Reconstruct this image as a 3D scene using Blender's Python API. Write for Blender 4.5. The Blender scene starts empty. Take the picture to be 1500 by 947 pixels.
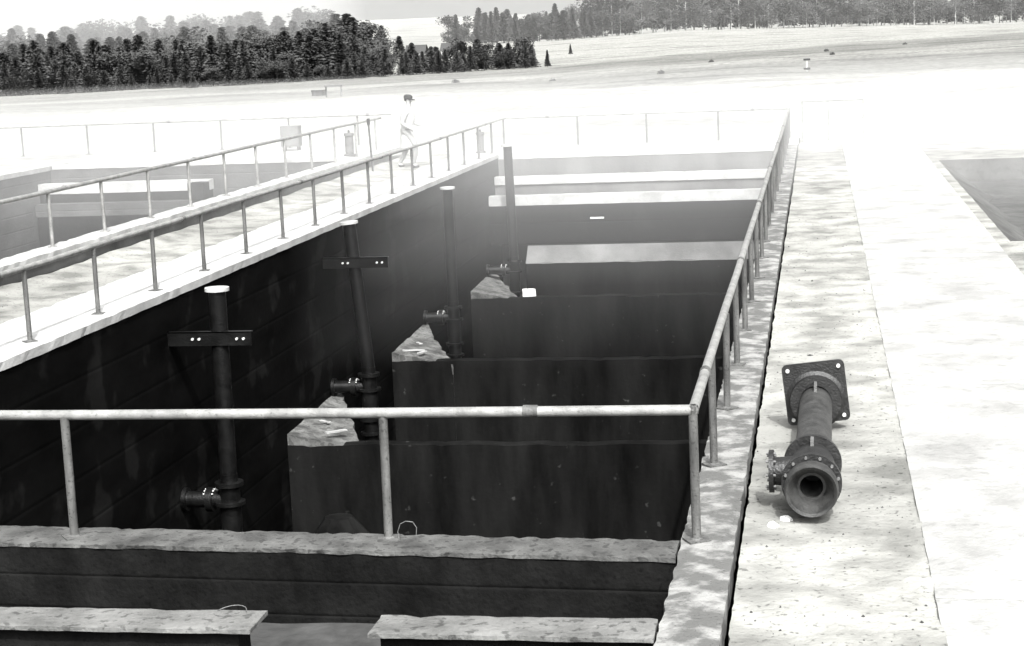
import bpy, math, random
import numpy as np
from mathutils import Vector, Matrix, noise

random.seed(7)
scn = bpy.context.scene
R = math.radians

# ------------------------------------------------------------------ camera
YAW, PITCH, ROLL = R(-10.08868966), R(9.30366849), R(2.46231481)
FPX = 2580.06
cam_d = bpy.data.cameras.new("camera"); cam = bpy.data.objects.new("camera", cam_d)
scn.collection.objects.link(cam); scn.camera = cam
fw = Vector((math.sin(YAW)*math.cos(PITCH), math.cos(YAW)*math.cos(PITCH), -math.sin(PITCH)))
r0 = Vector((math.cos(YAW), -math.sin(YAW), 0)); d0 = fw.cross(r0)
rt = math.cos(ROLL)*r0 + math.sin(ROLL)*d0
dn = -math.sin(ROLL)*r0 + math.cos(ROLL)*d0
mt = Matrix.Identity(4)
for i, v in enumerate((rt, -dn, -fw)):
    for j in range(3): mt[j][i] = v[j]
mt.translation = Vector((0.849, -11.53, 3.424))
cam.matrix_world = mt
cam_d.sensor_fit = 'HORIZONTAL'; cam_d.sensor_width = 36; cam_d.lens = FPX/1500*36
cam_d.clip_start = 0.1; cam_d.clip_end = 5000

# ------------------------------------------------------------------ sky, sun, exposure
SUN_EL, SUN_TO = R(49), Vector((0.32, -0.947, 0))       # horizontal direction towards the sun
world = bpy.data.worlds.new("World"); scn.world = world; world.use_nodes = True
nt = world.node_tree; bg = nt.nodes["Background"]
sky = nt.nodes.new("ShaderNodeTexSky"); sky.sky_type = 'NISHITA'; sky.sun_disc = False
sky.sun_elevation = SUN_EL; sky.sun_rotation = math.atan2(SUN_TO.x, SUN_TO.y)
sky.air_density = 1.3; sky.dust_density = 10.0; sky.ozone_density = 1.0
bw = nt.nodes.new("ShaderNodeRGBToBW")                   # black-and-white film
nt.links.new(sky.outputs[0], bw.inputs[0]); nt.links.new(bw.outputs[0], bg.inputs[0])
bg.inputs[1].default_value = 0.15
sl = bpy.data.lights.new("sun", 'SUN'); sl.energy = 2.5; sl.angle = R(0.53); sl.color = (1.0, 0.995, 0.975)
so = bpy.data.objects.new("sun", sl); scn.collection.objects.link(so)
sd = Vector((SUN_TO.x*math.cos(SUN_EL), SUN_TO.y*math.cos(SUN_EL), math.sin(SUN_EL)))
so.rotation_euler = sd.to_track_quat('Z', 'Y').to_euler(); so.location = (20, -10, 30)
scn.view_settings.view_transform = 'Standard'; scn.view_settings.look = 'None'
scn.view_settings.exposure = 1.1; scn.view_settings.gamma = 1.0; scn.view_settings.use_curve_mapping = False
scn.render.engine = 'CYCLES'; scn.cycles.volume_bounces = 2; scn.cycles.max_bounces = 6

# ------------------------------------------------------------------ helpers
COL = scn.collection
def newmat(name):
    m = bpy.data.materials.new(name); m.use_nodes = True
    return m, m.node_tree, m.node_tree.nodes["Principled BSDF"]
def g(v): return (v, v, v*0.985, 1)
def mat(name, lo, hi, scale=3.0, rough=0.9, bump=0.3, bscale=30.0, spec=0.3, metal=0.0, stretch=(1, 1, 1), lo_pos=.35, hi_pos=.65, boards=None, detail=8, pits=None):
    """grey tones lo..hi mixed by noise, fine bump; boards = spacing in m of horizontal shuttering joints (relief)"""
    m, t, b = newmat(name); N = t.nodes; L = t.links
    co = N.new("ShaderNodeTexCoord"); mp = N.new("ShaderNodeMapping"); mp.inputs["Scale"].default_value = stretch
    geo = N.new("ShaderNodeNewGeometry"); L.new(geo.outputs["Position"], mp.inputs[0])
    n1 = N.new("ShaderNodeTexNoise"); n1.inputs["Scale"].default_value = scale; n1.inputs["Detail"].default_value = detail; n1.inputs["Roughness"].default_value = .62
    L.new(mp.outputs[0], n1.inputs[0])
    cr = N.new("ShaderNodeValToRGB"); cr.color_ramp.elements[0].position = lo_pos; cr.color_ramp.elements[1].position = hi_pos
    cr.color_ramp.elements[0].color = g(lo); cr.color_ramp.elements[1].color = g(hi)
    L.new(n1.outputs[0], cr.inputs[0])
    colour = cr.outputs[0]
    if pits:
        n3 = N.new("ShaderNodeTexNoise"); n3.inputs["Scale"].default_value = pits[0]; n3.inputs["Detail"].default_value = 4
        L.new(geo.outputs["Position"], n3.inputs[0])
        c3 = N.new("ShaderNodeValToRGB"); c3.color_ramp.elements[0].position = pits[1]; c3.color_ramp.elements[1].position = pits[1]+.06
        c3.color_ramp.elements[0].color = g(1); c3.color_ramp.elements[1].color = g(pits[2])
        L.new(n3.outputs[0], c3.inputs[0])
        mx = N.new("ShaderNodeMixRGB"); mx.blend_type = 'MULTIPLY'; mx.inputs[0].default_value = 1
        L.new(colour, mx.inputs[1]); L.new(c3.outputs[0], mx.inputs[2]); colour = mx.outputs[0]
    L.new(colour, b.inputs["Base Color"])
    b.inputs["Roughness"].default_value = rough; b.inputs["Specular IOR Level"].default_value = spec; b.inputs["Metallic"].default_value = metal
    n2 = N.new("ShaderNodeTexNoise"); n2.inputs["Scale"].default_value = bscale; n2.inputs["Detail"].default_value = 6
    L.new(geo.outputs["Position"], n2.inputs[0])
    h = n2.outputs[0]
    if boards:
        sx = N.new("ShaderNodeSeparateXYZ"); L.new(geo.outputs["Position"], sx.inputs[0])
        md = N.new("ShaderNodeMath"); md.operation = 'PINGPONG'; md.inputs[1].default_value = boards/2
        L.new(sx.outputs["Z"], md.inputs[0])
        lt = N.new("ShaderNodeMath"); lt.operation = 'SMOOTH_MIN'; lt.inputs[1].default_value = boards*.06; lt.inputs[2].default_value = .01
        L.new(md.outputs[0], lt.inputs[0])
        mu = N.new("ShaderNodeMath"); mu.operation = 'MULTIPLY_ADD'; mu.inputs[1].default_value = 40.0
        L.new(lt.outputs[0], mu.inputs[0]); L.new(n2.outputs[0], mu.inputs[2]); h = mu.outputs[0]
    bp = N.new("ShaderNodeBump"); bp.inputs["Strength"].default_value = bump; bp.inputs["Distance"].default_value = .02
    L.new(h, bp.inputs["Height"]); L.new(bp.outputs[0], b.inputs["Normal"])
    return m

MT = {}
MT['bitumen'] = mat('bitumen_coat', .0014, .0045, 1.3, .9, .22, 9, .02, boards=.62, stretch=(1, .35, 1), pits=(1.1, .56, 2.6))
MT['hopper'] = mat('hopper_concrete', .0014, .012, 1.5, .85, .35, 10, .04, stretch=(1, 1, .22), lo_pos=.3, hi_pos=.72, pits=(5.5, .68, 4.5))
MT['bare'] = mat('pale_concrete', .26, .40, 2.2, .9, .4, 25)
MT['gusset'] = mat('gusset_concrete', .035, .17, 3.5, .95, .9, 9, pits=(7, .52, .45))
MT['coping_white'] = mat('dusty_coping', .29, .40, 1.4, .95, .4, 25)
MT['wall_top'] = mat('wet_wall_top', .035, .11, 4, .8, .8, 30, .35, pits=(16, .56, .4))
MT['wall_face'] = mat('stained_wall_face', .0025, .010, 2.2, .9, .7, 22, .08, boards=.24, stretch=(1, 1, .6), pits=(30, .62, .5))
MT['right_coping'] = mat('patchy_coping', .10, .26, 3.2, .9, .6, 30, lo_pos=.46, hi_pos=.6, pits=(50, .62, .5))
MT['slab'] = mat('slab_concrete', .09, .18, 3, .9, .8, 28, pits=(14, .57, .5))
MT['channel'] = mat('channel_silt', .03, .07, 3, .6, .5, 12, .4)
MT['grey_wall'] = mat('grey_concrete', .035, .085, 1.2, .9, .4, 15, boards=.4, stretch=(.6, .6, 1))
MT['far_wall'] = mat('far_concrete', .075, .15, .9, .9, .4, 15, stretch=(1, 1, .35))
MT['rail'] = mat('rail_paint', .15, .26, 7, .55, .25, 60, .4, pits=(45, .63, .6))
MT['post'] = mat('post_paint', .05, .125, 9, .6, .3, 60, .35, pits=(40, .6, .5), stretch=(1, 1, .25))
MT['iron'] = mat('tarred_iron', .002, .007, 6, .36, .3, 40, .3)
MT['iron_grey'] = mat('weathered_iron', .018, .05, 8, .55, .35, 50, .45, pits=(30, .6, .6))
MT['iron_dark'] = mat('dark_cast_iron', .006, .018, 10, .45, .4, 60, .5)
MT['rust_edge'] = mat('worn_iron_edge', .08, .16, 20, .5, .3, 60, .5)
MT['bright'] = mat('bright_metal', .5, .7, 20, .4, .1, 60, .5, metal=.3)
MT['white'] = mat('whitewash', .6, .75, 6, .9, .3, 30)
MT['path'] = mat('path_concrete', .20, .31, 1.3, .95, .6, 20, pits=(9, .60, .85), lo_pos=.3, hi_pos=.55)
MT['silt'] = mat('damp_silt', .05, .10, 1.1, .95, .6, 6, pits=(5, .56, .75))
MT['bark'] = mat('bark', .03, .06, 8, .95, .4, 30)
MT['birch_bark'] = mat('birch_bark', .35, .7, 6, .8, .3, 30)
MT['wood'] = mat('old_wood', .10, .2, 6, .9, .4, 30)
MT['roof'] = mat('dark_roof', .04, .07, 4, .9, .3, 20)

def leafmat(name, lo, hi):
    m, t, b = newmat(name); N = t.nodes; L = t.links
    oi = N.new("ShaderNodeObjectInfo"); geo = N.new("ShaderNodeNewGeometry")
    n = N.new("ShaderNodeTexNoise"); n.inputs["Scale"].default_value = .5; n.inputs["Detail"].default_value = 3
    L.new(geo.outputs["Position"], n.inputs[0])
    ad = N.new("ShaderNodeMath"); ad.operation = 'MULTIPLY_ADD'; ad.inputs[1].default_value = .6
    L.new(oi.outputs["Random"], ad.inputs[0])
    sc = N.new("ShaderNodeMath"); sc.operation = 'MULTIPLY_ADD'; sc.inputs[1].default_value = .8; sc.inputs[2].default_value = -.2
    L.new(n.outputs[0], sc.inputs[0]); L.new(sc.outputs[0], ad.inputs[2])
    cr = N.new("ShaderNodeValToRGB"); cr.color_ramp.elements[0].color = g(lo); cr.color_ramp.elements[1].color = g(hi)
    L.new(ad.outputs[0], cr.inputs[0]); L.new(cr.outputs[0], b.inputs["Base Color"])
    b.inputs["Roughness"].default_value = .8; b.inputs["Specular IOR Level"].default_value = .15
    return m
MT['needles'] = leafmat('conifer_needles', .035, .09)
MT['leaves'] = leafmat('pale_leaves', .04, .10)

class MB:
    def __init__(s): s.v = []; s.f = []; s.sm = []
    def face(s, idx, smooth=False): s.f.append(idx); s.sm.append(smooth)
    def quad(s, a, b, c, d):
        n = len(s.v); s.v += [a, b, c, d]; s.face((n, n+1, n+2, n+3))
    def poly(s, pts):
        n = len(s.v); s.v += list(pts); s.face(tuple(range(n, n+len(pts))))
    def box(s, x0, x1, y0, y1, z0, z1):
        n = len(s.v)
        s.v += [(x, y, z) for z in (z0, z1) for y in (y0, y1) for x in (x0, x1)]
        for q in ((0,2,3,1),(4,5,7,6),(0,1,5,4),(2,6,7,3),(0,4,6,2),(1,3,7,5)): s.face(tuple(n+i for i in q))
    def rough(s, x0, x1, y0, y1, z0, z1, seg=.08, amp=.008, fr=6.0, chip=.02, segz=None):
        """box with finely divided, uneven faces and chipped edges"""
        nx = max(1, int((x1-x0)/seg)); ny = max(1, int((y1-y0)/seg)); nz = max(1, int((z1-z0)/(segz or seg)))
        idx = {}
        def vid(i, j, k):
            key = (i, j, k)
            if key in idx: return idx[key]
            p = Vector((x0+(x1-x0)*i/nx, y0+(y1-y0)*j/ny, z0+(z1-z0)*k/nz))
            q = p*fr; o = Vector((noise.noise(q), noise.noise(q+Vector((31, 7, 3))), noise.noise(q+Vector((5, 57, 11)))))*amp
            edges = (i in (0, nx)) + (j in (0, ny)) + (k in (0, nz))
            if edges >= 2:
                e = max(0, noise.noise(p*fr*1.7+Vector((9, 9, 9))))*chip + .004
                if i in (0, nx): o.x += e if i == 0 else -e
                if j in (0, ny): o.y += e if j == 0 else -e
                if k == nz: o.z -= e
            idx[key] = len(s.v); s.v.append(tuple(p+o)); return idx[key]
        for i in range(nx):
            for j in range(ny):
                s.face((vid(i,j,nz), vid(i+1,j,nz), vid(i+1,j+1,nz), vid(i,j+1,nz)))
                s.face((vid(i,j,0), vid(i,j+1,0), vid(i+1,j+1,0), vid(i+1,j,0)))
        for i in range(nx):
            for k in range(nz):
                s.face((vid(i,0,k), vid(i+1,0,k), vid(i+1,0,k+1), vid(i,0,k+1)))
                s.face((vid(i,ny,k), vid(i,ny,k+1), vid(i+1,ny,k+1), vid(i+1,ny,k)))
        for j in range(ny):
            for k in range(nz):
                s.face((vid(0,j,k), vid(0,j,k+1), vid(0,j+1,k+1), vid(0,j+1,k)))
                s.face((vid(nx,j,k), vid(nx,j+1,k), vid(nx,j+1,k+1), vid(nx,j,k+1)))
    def lathe(s, p, axis, prof, n=24, caps=True):
        """prof: list of (distance along axis, radius)"""
        a = Vector(axis).normalized(); u = a.orthogonal().normalized(); w = a.cross(u); p = Vector(p)
        def ring(t, r):
            b = len(s.v)
            s.v += [tuple(p + a*t + (u*math.cos(2*math.pi*k/n) + w*math.sin(2*math.pi*k/n))*r) for k in range(n)]
            return b
        for (t0, ra), (t1, rb) in zip(prof[:-1], prof[1:]):
            b0 = ring(t0, ra); b1 = ring(t1, rb)
            for k in range(n): s.face((b0+k, b0+(k+1) % n, b1+(k+1) % n, b1+k), True)
        if caps:
            b = ring(*prof[0]); s.face(tuple(range(b+n-1, b-1, -1)))
            b = ring(*prof[-1]); s.face(tuple(range(b, b+n)))
    def cyl(s, p, q, r, n=16, r2=None):
        p, q = Vector(p), Vector(q); s.lathe(p, q-p, [(0, r), ((q-p).length, r if r2 is None else r2)], n)
    def tube(s, pts, r, n=8):
        for a, b in zip(pts[:-1], pts[1:]): s.cyl(a, b, r, n)
    def mesh(s, name):
        me = bpy.data.meshes.new(name); me.from_pydata([tuple(v) for v in s.v], [], s.f)
        me.polygons.foreach_set("use_smooth", s.sm); me.update(); return me
    def build(s, name, m, parent=None):
        me = s.mesh(name); me.materials.append(MT[m] if isinstance(m, str) else m)
        o = bpy.data.objects.new(name, me); COL.objects.link(o)
        if parent: o.parent = parent
        return o
def tag(o, label, cat, group=None):
    o['label'] = label; o['category'] = cat
    if group: o['group'] = group
    return o
def empty(name, loc, label, cat, group=None, rz=0):
    o = bpy.data.objects.new(name, None); COL.objects.link(o); o.location = loc; o.rotation_euler.z = rz
    o.empty_display_size = .2
    return tag(o, label, cat, group)
def inst(name, me, parent, loc=(0, 0, 0), rot=(0, 0, 0), scale=(1, 1, 1)):
    o = bpy.data.objects.new(name, me); COL.objects.link(o); o.parent = parent
    o.location = loc; o.rotation_euler = rot; o.scale = scale; return o
def structure(o): o['kind'] = 'structure'; return o

# ------------------------------------------------------------------ ground
def sst(a, b, x):
    t = min(1, max(0, (x-a)/(b-a))); return t*t*(3-2*t)
UK = [-.7, -.48, -.31, -.157, -.07, .1, .5]
Z330 = [-5, -4.8, -4.2, -3.25, -2.1, -.6, 0]
Z600 = [4, 3, 1.5, .4, 2.2, .2, 2]
def height(X, Y):
    u = X/max(20, Y+11.5)
    za = float(np.interp(u, UK, Z330)); zb = float(np.interp(u, UK, Z600))
    z = za*sst(50, 330, Y)
    z += (zb-za)*sst(340, 600, Y)
    if Y > 620: z += 14*sst(640, 1000, Y)
    z += -.035 + .022*noise.noise(Vector((X*1.3, Y*1.3, 0))) + .012*noise.noise(Vector((X*5, Y*5, 3)))
    if .3 < X < 2 : z += .010*noise.noise(Vector((X*14, Y*14, 8)))
    if 1.57 < X < 3.46 and -7.4 < Y < 43.2: z -= .07
    d = max(0, Y-43, -X-27, X-14)
    z += min(1, d/30)*.28*noise.noise(Vector((X*.09, Y*.09, 5)))
    z += min(1, max(0, Y-43)/10)*.10*noise.noise(Vector((X*.35, Y*.35, 15)))
    if -11.2 < X < -9.6: z += .05*max(0, noise.noise(Vector((X*2.2, Y*1.5, 4)))) + .07*sst(-10.6, -11.1, X)
    return z
def lines(*segs):
    out = []
    for a, b, st in segs:
        n = max(1, round((b-a)/st)); out += [a+(b-a)*i/n for i in range(n)]
    out.append(segs[-1][1]); return out
T1 = (-9.66, .30, -8, 42.6); T2 = (-20.6, -11.1, -8, 39.9); BAS = (3.72, 16, 16.2, 32.6)
xs = lines((-900, -260, 40), (-260, -60, 10), (-60, -26, 3), (-26, -20.6, 1), (-20.6, -11.1, 1), (-11.1, -9.66, .18), (-9.66, .30, 1), (.30, 2, .06), (2, 3.72, .2), (3.72, 16, 1), (16, 60, 5), (60, 200, 15), (200, 700, 50))
ys = lines((-40, -8, 2), (-8, -3, .3), (-3, 10, .09), (10, 16.2, .3), (16.2, 32.6, .5), (32.6, 39.9, .5), (39.9, 42.6, .5), (42.6, 90, 1), (90, 200, 3), (200, 420, 8), (420, 700, 14), (700, 1300, 60))
def inside(x, y, r): return r[0] < x < r[1] and r[2] < y < r[3]
gm = MB(); nx, ny = len(xs), len(ys)
for j, y in enumerate(ys):
    for i, x in enumerate(xs):
        xx = x
        if abs(x-.30) < 1e-6: xx += .018*noise.noise(Vector((0, y*2.3, 1))) + .012*noise.noise(Vector((4, y*9, 1)))
        gm.v.append((xx, y, height(x, y)))
used = {}
for j in range(ny-1):
    for i in range(nx-1):
        cx_, cy_ = (xs[i]+xs[i+1])/2, (ys[j]+ys[j+1])/2
        if any(inside(cx_, cy_, r) for r in (T1, T2, BAS)): continue
        used[(i, j)] = 1
        gm.face((j*nx+i, j*nx+i+1, (j+1)*nx+i+1, (j+1)*nx+i), True)
for (i, j) in list(used):                                # earth banks down the sides of the openings
    for di, dj, a, b in ((-1, 0, (i, j+1), (i, j)), (1, 0, (i+1, j), (i+1, j+1)), (0, -1, (i, j), (i+1, j)), (0, 1, (i+1, j+1), (i, j+1))):
        if (i+di, j+dj) in used or not (0 <= i+di < nx-1 and 0 <= j+dj < ny-1): continue
        va = gm.v[a[1]*nx+a[0]]; vb = gm.v[b[1]*nx+b[0]]
        n = len(gm.v); gm.v += [va, (va[0], va[1], va[2]-.9), (vb[0], vb[1], vb[2]-.9), vb]
        gm.face((n, n+1, n+2, n+3))
def groundmat():
    m, t, b = newmat('dry_ground'); N = t.nodes; L = t.links
    geo = N.new("ShaderNodeNewGeometry"); sx = N.new("ShaderNodeSeparateXYZ"); L.new(geo.outputs["Position"], sx.inputs[0])
    def no(scale, stretch=(1, 1, 1), det=6):
        mp = N.new("ShaderNodeMapping"); mp.inputs["Scale"].default_value = stretch; L.new(geo.outputs["Position"], mp.inputs[0])
        n = N.new("ShaderNodeTexNoise"); n.inputs["Scale"].default_value = scale; n.inputs["Detail"].default_value = det; L.new(mp.outputs[0], n.inputs[0]); return n.outputs[0]
    def ma(op, a, b_=None, c=None):
        n = N.new("ShaderNodeMath"); n.operation = op
        for k, v in enumerate((a, b_, c)):
            if v is None: continue
            if isinstance(v, (int, float)): n.inputs[k].default_value = v
            else: L.new(v, n.inputs[k])
        return n.outputs[0]
    # field strips with distance (Y), their borders wavering
    wob = ma('MULTIPLY_ADD', no(.03, (1, 1, 1), 4), 44.0, ma('MULTIPLY_ADD', sx.outputs["X"], -.12, -22.0))
    yy = ma('ADD', sx.outputs["Y"], wob)
    cr = N.new("ShaderNodeValToRGB"); E = cr.color_ramp; E.elements[0].position = 0; E.elements[0].color = g(.30); E.elements[1].position = 1; E.elements[1].color = g(.30)
    for ps, v in ((.045, .30), (.06, .30), (.100, .29), (.118, .20), (.165, .175), (.185, .27), (.23, .26), (.26, .18), (.33, .20), (.36, .30), (.6, .32), (.655, .26)):
        e = E.elements.new(ps); e.color = g(v)
    L.new(ma('DIVIDE', yy, 1000.0), cr.inputs[0])
    # earth patches: fine near, broad far
    c2 = N.new("ShaderNodeValToRGB"); c2.color_ramp.elements[0].position = .36; c2.color_ramp.elements[1].position = .56
    c2.color_ramp.elements[0].color = g(.55); c2.color_ramp.elements[1].color = g(1.0); L.new(no(1.7, (1, 1, 1), 10), c2.inputs[0])
    c3 = N.new("ShaderNodeValToRGB"); c3.color_ramp.elements[0].position = .33; c3.color_ramp.elements[1].position = .52
    c3.color_ramp.elements[0].color = g(.6); c3.color_ramp.elements[1].color = g(1.0); L.new(no(.10, (.6, 1.6, 1), 7), c3.inputs[0])
    m1 = N.new("ShaderNodeMixRGB"); m1.blend_type = 'MULTIPLY'; m1.inputs[0].default_value = 1; L.new(cr.outputs[0], m1.inputs[1]); L.new(c2.outputs[0], m1.inputs[2])
    m2 = N.new("ShaderNodeMixRGB"); m2.blend_type = 'MULTIPLY'; m2.inputs[0].default_value = 1; L.new(m1.outputs[0], m2.inputs[1]); L.new(c3.outputs[0], m2.inputs[2])
    c4 = N.new("ShaderNodeValToRGB"); c4.color_ramp.elements[0].position = .30; c4.color_ramp.elements[1].position = .40
    c4.color_ramp.elements[0].color = g(.45); c4.color_ramp.elements[1].color = g(1.0); L.new(no(21, (1, 1, 1), 5), c4.inputs[0])
    m3 = N.new("ShaderNodeMixRGB"); m3.blend_type = 'MULTIPLY'; m3.inputs[0].default_value = 1; L.new(m2.outputs[0], m3.inputs[1]); L.new(c4.outputs[0], m3.inputs[2]); m2 = m3
    L.new(m2.outputs[0], b.inputs["Base Color"]); b.inputs["Roughness"].default_value = 1; b.inputs["Specular IOR Level"].default_value = .1
    bp = N.new("ShaderNodeBump"); bp.inputs["Strength"].default_value = .6; bp.inputs["Distance"].default_value = .03
    L.new(no(16, (1, 1, 1), 9), bp.inputs["Height"]); L.new(bp.outputs[0], b.inputs["Normal"])
    return m
structure(gm.build('ground', groundmat()))

pm = MB()                                                # concrete footpath on the right, laid in bays
for k in range(16):
    y0 = -7.5 + k*3.2
    pm.rough(1.50, 3.52, y0, y0+3.198, -.12, -.024+.004*random.random(), .10, .003, 5, .012, .2)
structure(pm.build('path', 'path'))

bm_ = MB()                                               # silted basin to the right of the path
x0, x1, y0, y1 = BAS
n = 30
for i in range(n):
    ya, yb = y0+(y1-y0)*i/n, y0+(y1-y0)*(i+1)/n
    w = lambda y: .75+.25*noise.noise(Vector((3, y*.8, 0)))
    bm_.quad((x0, ya, -.045), (x0+w(ya), ya, -.55), (x0+w(yb), yb, -.55), (x0, yb, -.045))
    bm_.quad((x0+w(ya), ya, -.55), (x1, ya, -.6), (x1, yb, -.6), (x0+w(yb), yb, -.55))
bm_.quad((x0, y1, -.045), (x0+.5, y1-.25, -.55), (x1, y1-.25, -.55), (x1, y1, -.045))
bm_.quad((x0, y0, -.045), (x1, y0, -.045), (x1, y0+.4, -.55), (x0+.5, y0+.4, -.55))
structure(bm_.build('basin_bed', 'silt'))

# ------------------------------------------------------------------ first tank
XL, XR, YF, ZB = -8.38, -.09, 39.2, -5.6
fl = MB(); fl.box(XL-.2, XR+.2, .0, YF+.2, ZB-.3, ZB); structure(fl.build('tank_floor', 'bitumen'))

def wall(name, label, body, coping):
    e = empty('tank_wall', (0, 0, 0), label, 'wall')
    for nm, bld, m in body: bld.build(nm, m, e)
    for nm, bld, m in coping: bld.build(nm, m, e)
    return e
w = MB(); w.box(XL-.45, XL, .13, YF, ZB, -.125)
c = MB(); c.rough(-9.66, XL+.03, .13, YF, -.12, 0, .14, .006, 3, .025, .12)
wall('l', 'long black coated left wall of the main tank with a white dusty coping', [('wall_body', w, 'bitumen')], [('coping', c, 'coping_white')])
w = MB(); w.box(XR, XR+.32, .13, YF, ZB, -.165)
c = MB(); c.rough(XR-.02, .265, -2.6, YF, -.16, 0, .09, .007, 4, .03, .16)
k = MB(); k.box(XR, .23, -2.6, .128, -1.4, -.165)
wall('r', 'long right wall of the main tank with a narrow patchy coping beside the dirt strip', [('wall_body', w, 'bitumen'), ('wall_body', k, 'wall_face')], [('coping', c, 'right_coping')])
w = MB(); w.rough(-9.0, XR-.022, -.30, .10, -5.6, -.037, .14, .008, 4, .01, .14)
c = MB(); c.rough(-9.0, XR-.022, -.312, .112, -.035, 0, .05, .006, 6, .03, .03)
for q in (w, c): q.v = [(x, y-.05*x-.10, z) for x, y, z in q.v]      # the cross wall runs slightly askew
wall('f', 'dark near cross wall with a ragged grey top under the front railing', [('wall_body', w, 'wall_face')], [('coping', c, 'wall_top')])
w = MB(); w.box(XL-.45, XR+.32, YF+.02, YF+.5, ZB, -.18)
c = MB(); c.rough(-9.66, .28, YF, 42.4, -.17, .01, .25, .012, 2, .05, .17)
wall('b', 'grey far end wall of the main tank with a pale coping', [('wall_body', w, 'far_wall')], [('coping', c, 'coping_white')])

# channel in front of the near wall and the slabs bridging it
cf = MB(); cf.rough(-9.0, XR, -2.6, -.3, -.75, -.52, .12, .02, 3, 0); structure(cf.build('channel_bed', 'channel'))
def slab(name, x0, x1, y0, y1, z0, label, rz=0):
    e = MB(); e.rough(x0, x1, y0, y1, z0, 0, .05, .004, 4, .016, .03)
    return tag(e.build('concrete_slab', 'slab'), label, 'slab')
slab('a', -9.0, -2.52, -1.92, -1.56, -.032, 'long pale concrete slab at the bottom left with a curl of wire on it')
slab('b', -1.80, XR-.024, -1.95, -1.60, -.032, 'pale concrete slab with a rounded broken end joining the patchy right coping')
b_ = MB(); b_.rough(-2.49, -2.42, -1.80, -1.68, -.50, -.20, .04, .01, 9, .03)
tag(b_.build('rubble_block', 'wall_top'), 'small concrete lump in the gap between the two near slabs', 'rubble')
b_ = MB(); b_.rough(-9.0, -2.62, -1.84, -1.62, -.52, -.034, .12, .01, 4, .02)
tag(b_.build('support_wall', 'wall_face'), 'dark low wall carrying the long slab at bottom left', 'wall')
b_ = MB(); b_.rough(-1.75, XR-.03, -1.86, -1.66, -.52, -.034, .12, .01, 4, .02)
tag(b_.build('support_wall', 'wall_face'), 'dark low wall carrying the slab with the rounded end', 'wall')
def wire(pts, label, r=.003):
    e = MB(); e.tube([Vector(p) for p in pts], r, 6); return tag(e.build('wire_loop', 'rust_edge'), label, 'wire')
wire([(-2.05, -.05, -.01), (-2.06, -.05, .06), (-2.04, -.05, .115), (-2.00, -.05, .135), (-1.95, -.05, .13), (-1.925, -.05, .09), (-1.93, -.05, .03)], 'bent wire sticking up from the near wall beside a railing post')
wire([(-2.74+.10*math.cos(a*.35), -1.63+.085*math.sin(a*.35), .012+.012*math.sin(a*.5)) for a in range(17)], 'curl of thin wire lying on the long near slab')

# hopper ridges across the floor
for i, (yr, lb) in enumerate(((17.4, 'nearest dark cross ridge on the tank floor, right behind the front railing'), (25.2, 'middle dark cross ridge on the tank floor with a pale corner'), (34.2, 'farthest dark cross ridge on the tank floor, just before the end wall'))):
    e = empty('hopper_ridge', (0, yr, ZB), lb, 'ridge')
    zt = -3.5-ZB
    m_ = MB()
    nseg = 60
    for k in range(nseg):
        xa = XL+.001+(XR-XL-.002)*k/nseg; xb = XL+.001+(XR-XL-.002)*(k+1)/nseg
        def zz(x): return zt + .03*noise.noise(Vector((x*1.2, yr, 1))) - .07*max(0, noise.noise(Vector((x*4, yr, 7))))**1.5
        for (ya, fa), (yb, fb) in (((0, 0), (0, 1)), ((0, 1), (.3, 1)), ((.3, 1), (2.2, 0))):
            m_.quad((xa, ya, zz(xa)*fa), (xb, ya, zz(xb)*fa), (xb, yb, zz(xb)*fb), (xa, yb, zz(xa)*fb))
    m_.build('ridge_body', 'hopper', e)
    m_ = MB(); gx, gy = 1.35, 3.5; NG = 16            # broken, tilted concrete corner against the wall
    def gp(i, j):
        a_, b2 = i/NG, j/NG; x_ = XL+.002+gx*a_; y_ = .02+gy*b2
        q = Vector((x_*2.5, y_*2.5, yr)); ed = 1 if i+j == NG else 0
        return (x_ + ed*.10*noise.noise(q*1.7), y_ + ed*.10*noise.noise(q*1.3), zt+.08+.30*(1-a_)*(.35+.65*b2) + .022*noise.noise(q) + .012*noise.noise(q*4) - .16*a_ - .10*b2)
    for i in range(NG):
        for j in range(NG-i):
            m_.poly((gp(i, j), gp(i+1, j), gp(i, j+1)))
            if i+j < NG-1: m_.poly((gp(i+1, j), gp(i+1, j+1), gp(i, j+1)))
        a1, b1 = gp(i, NG-i), gp(i+1, NG-i-1)
        m_.quad(b1, (b1[0], b1[1], 0), (a1[0], a1[1], 0), a1)
        a1, b1 = gp(i, 0), gp(i+1, 0)
        m_.quad(a1, (a1[0], a1[1]+.01, zt-.3), (b1[0], b1[1]+.01, zt-.3), b1)
    m_.build('gusset', 'gusset', e)
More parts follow.
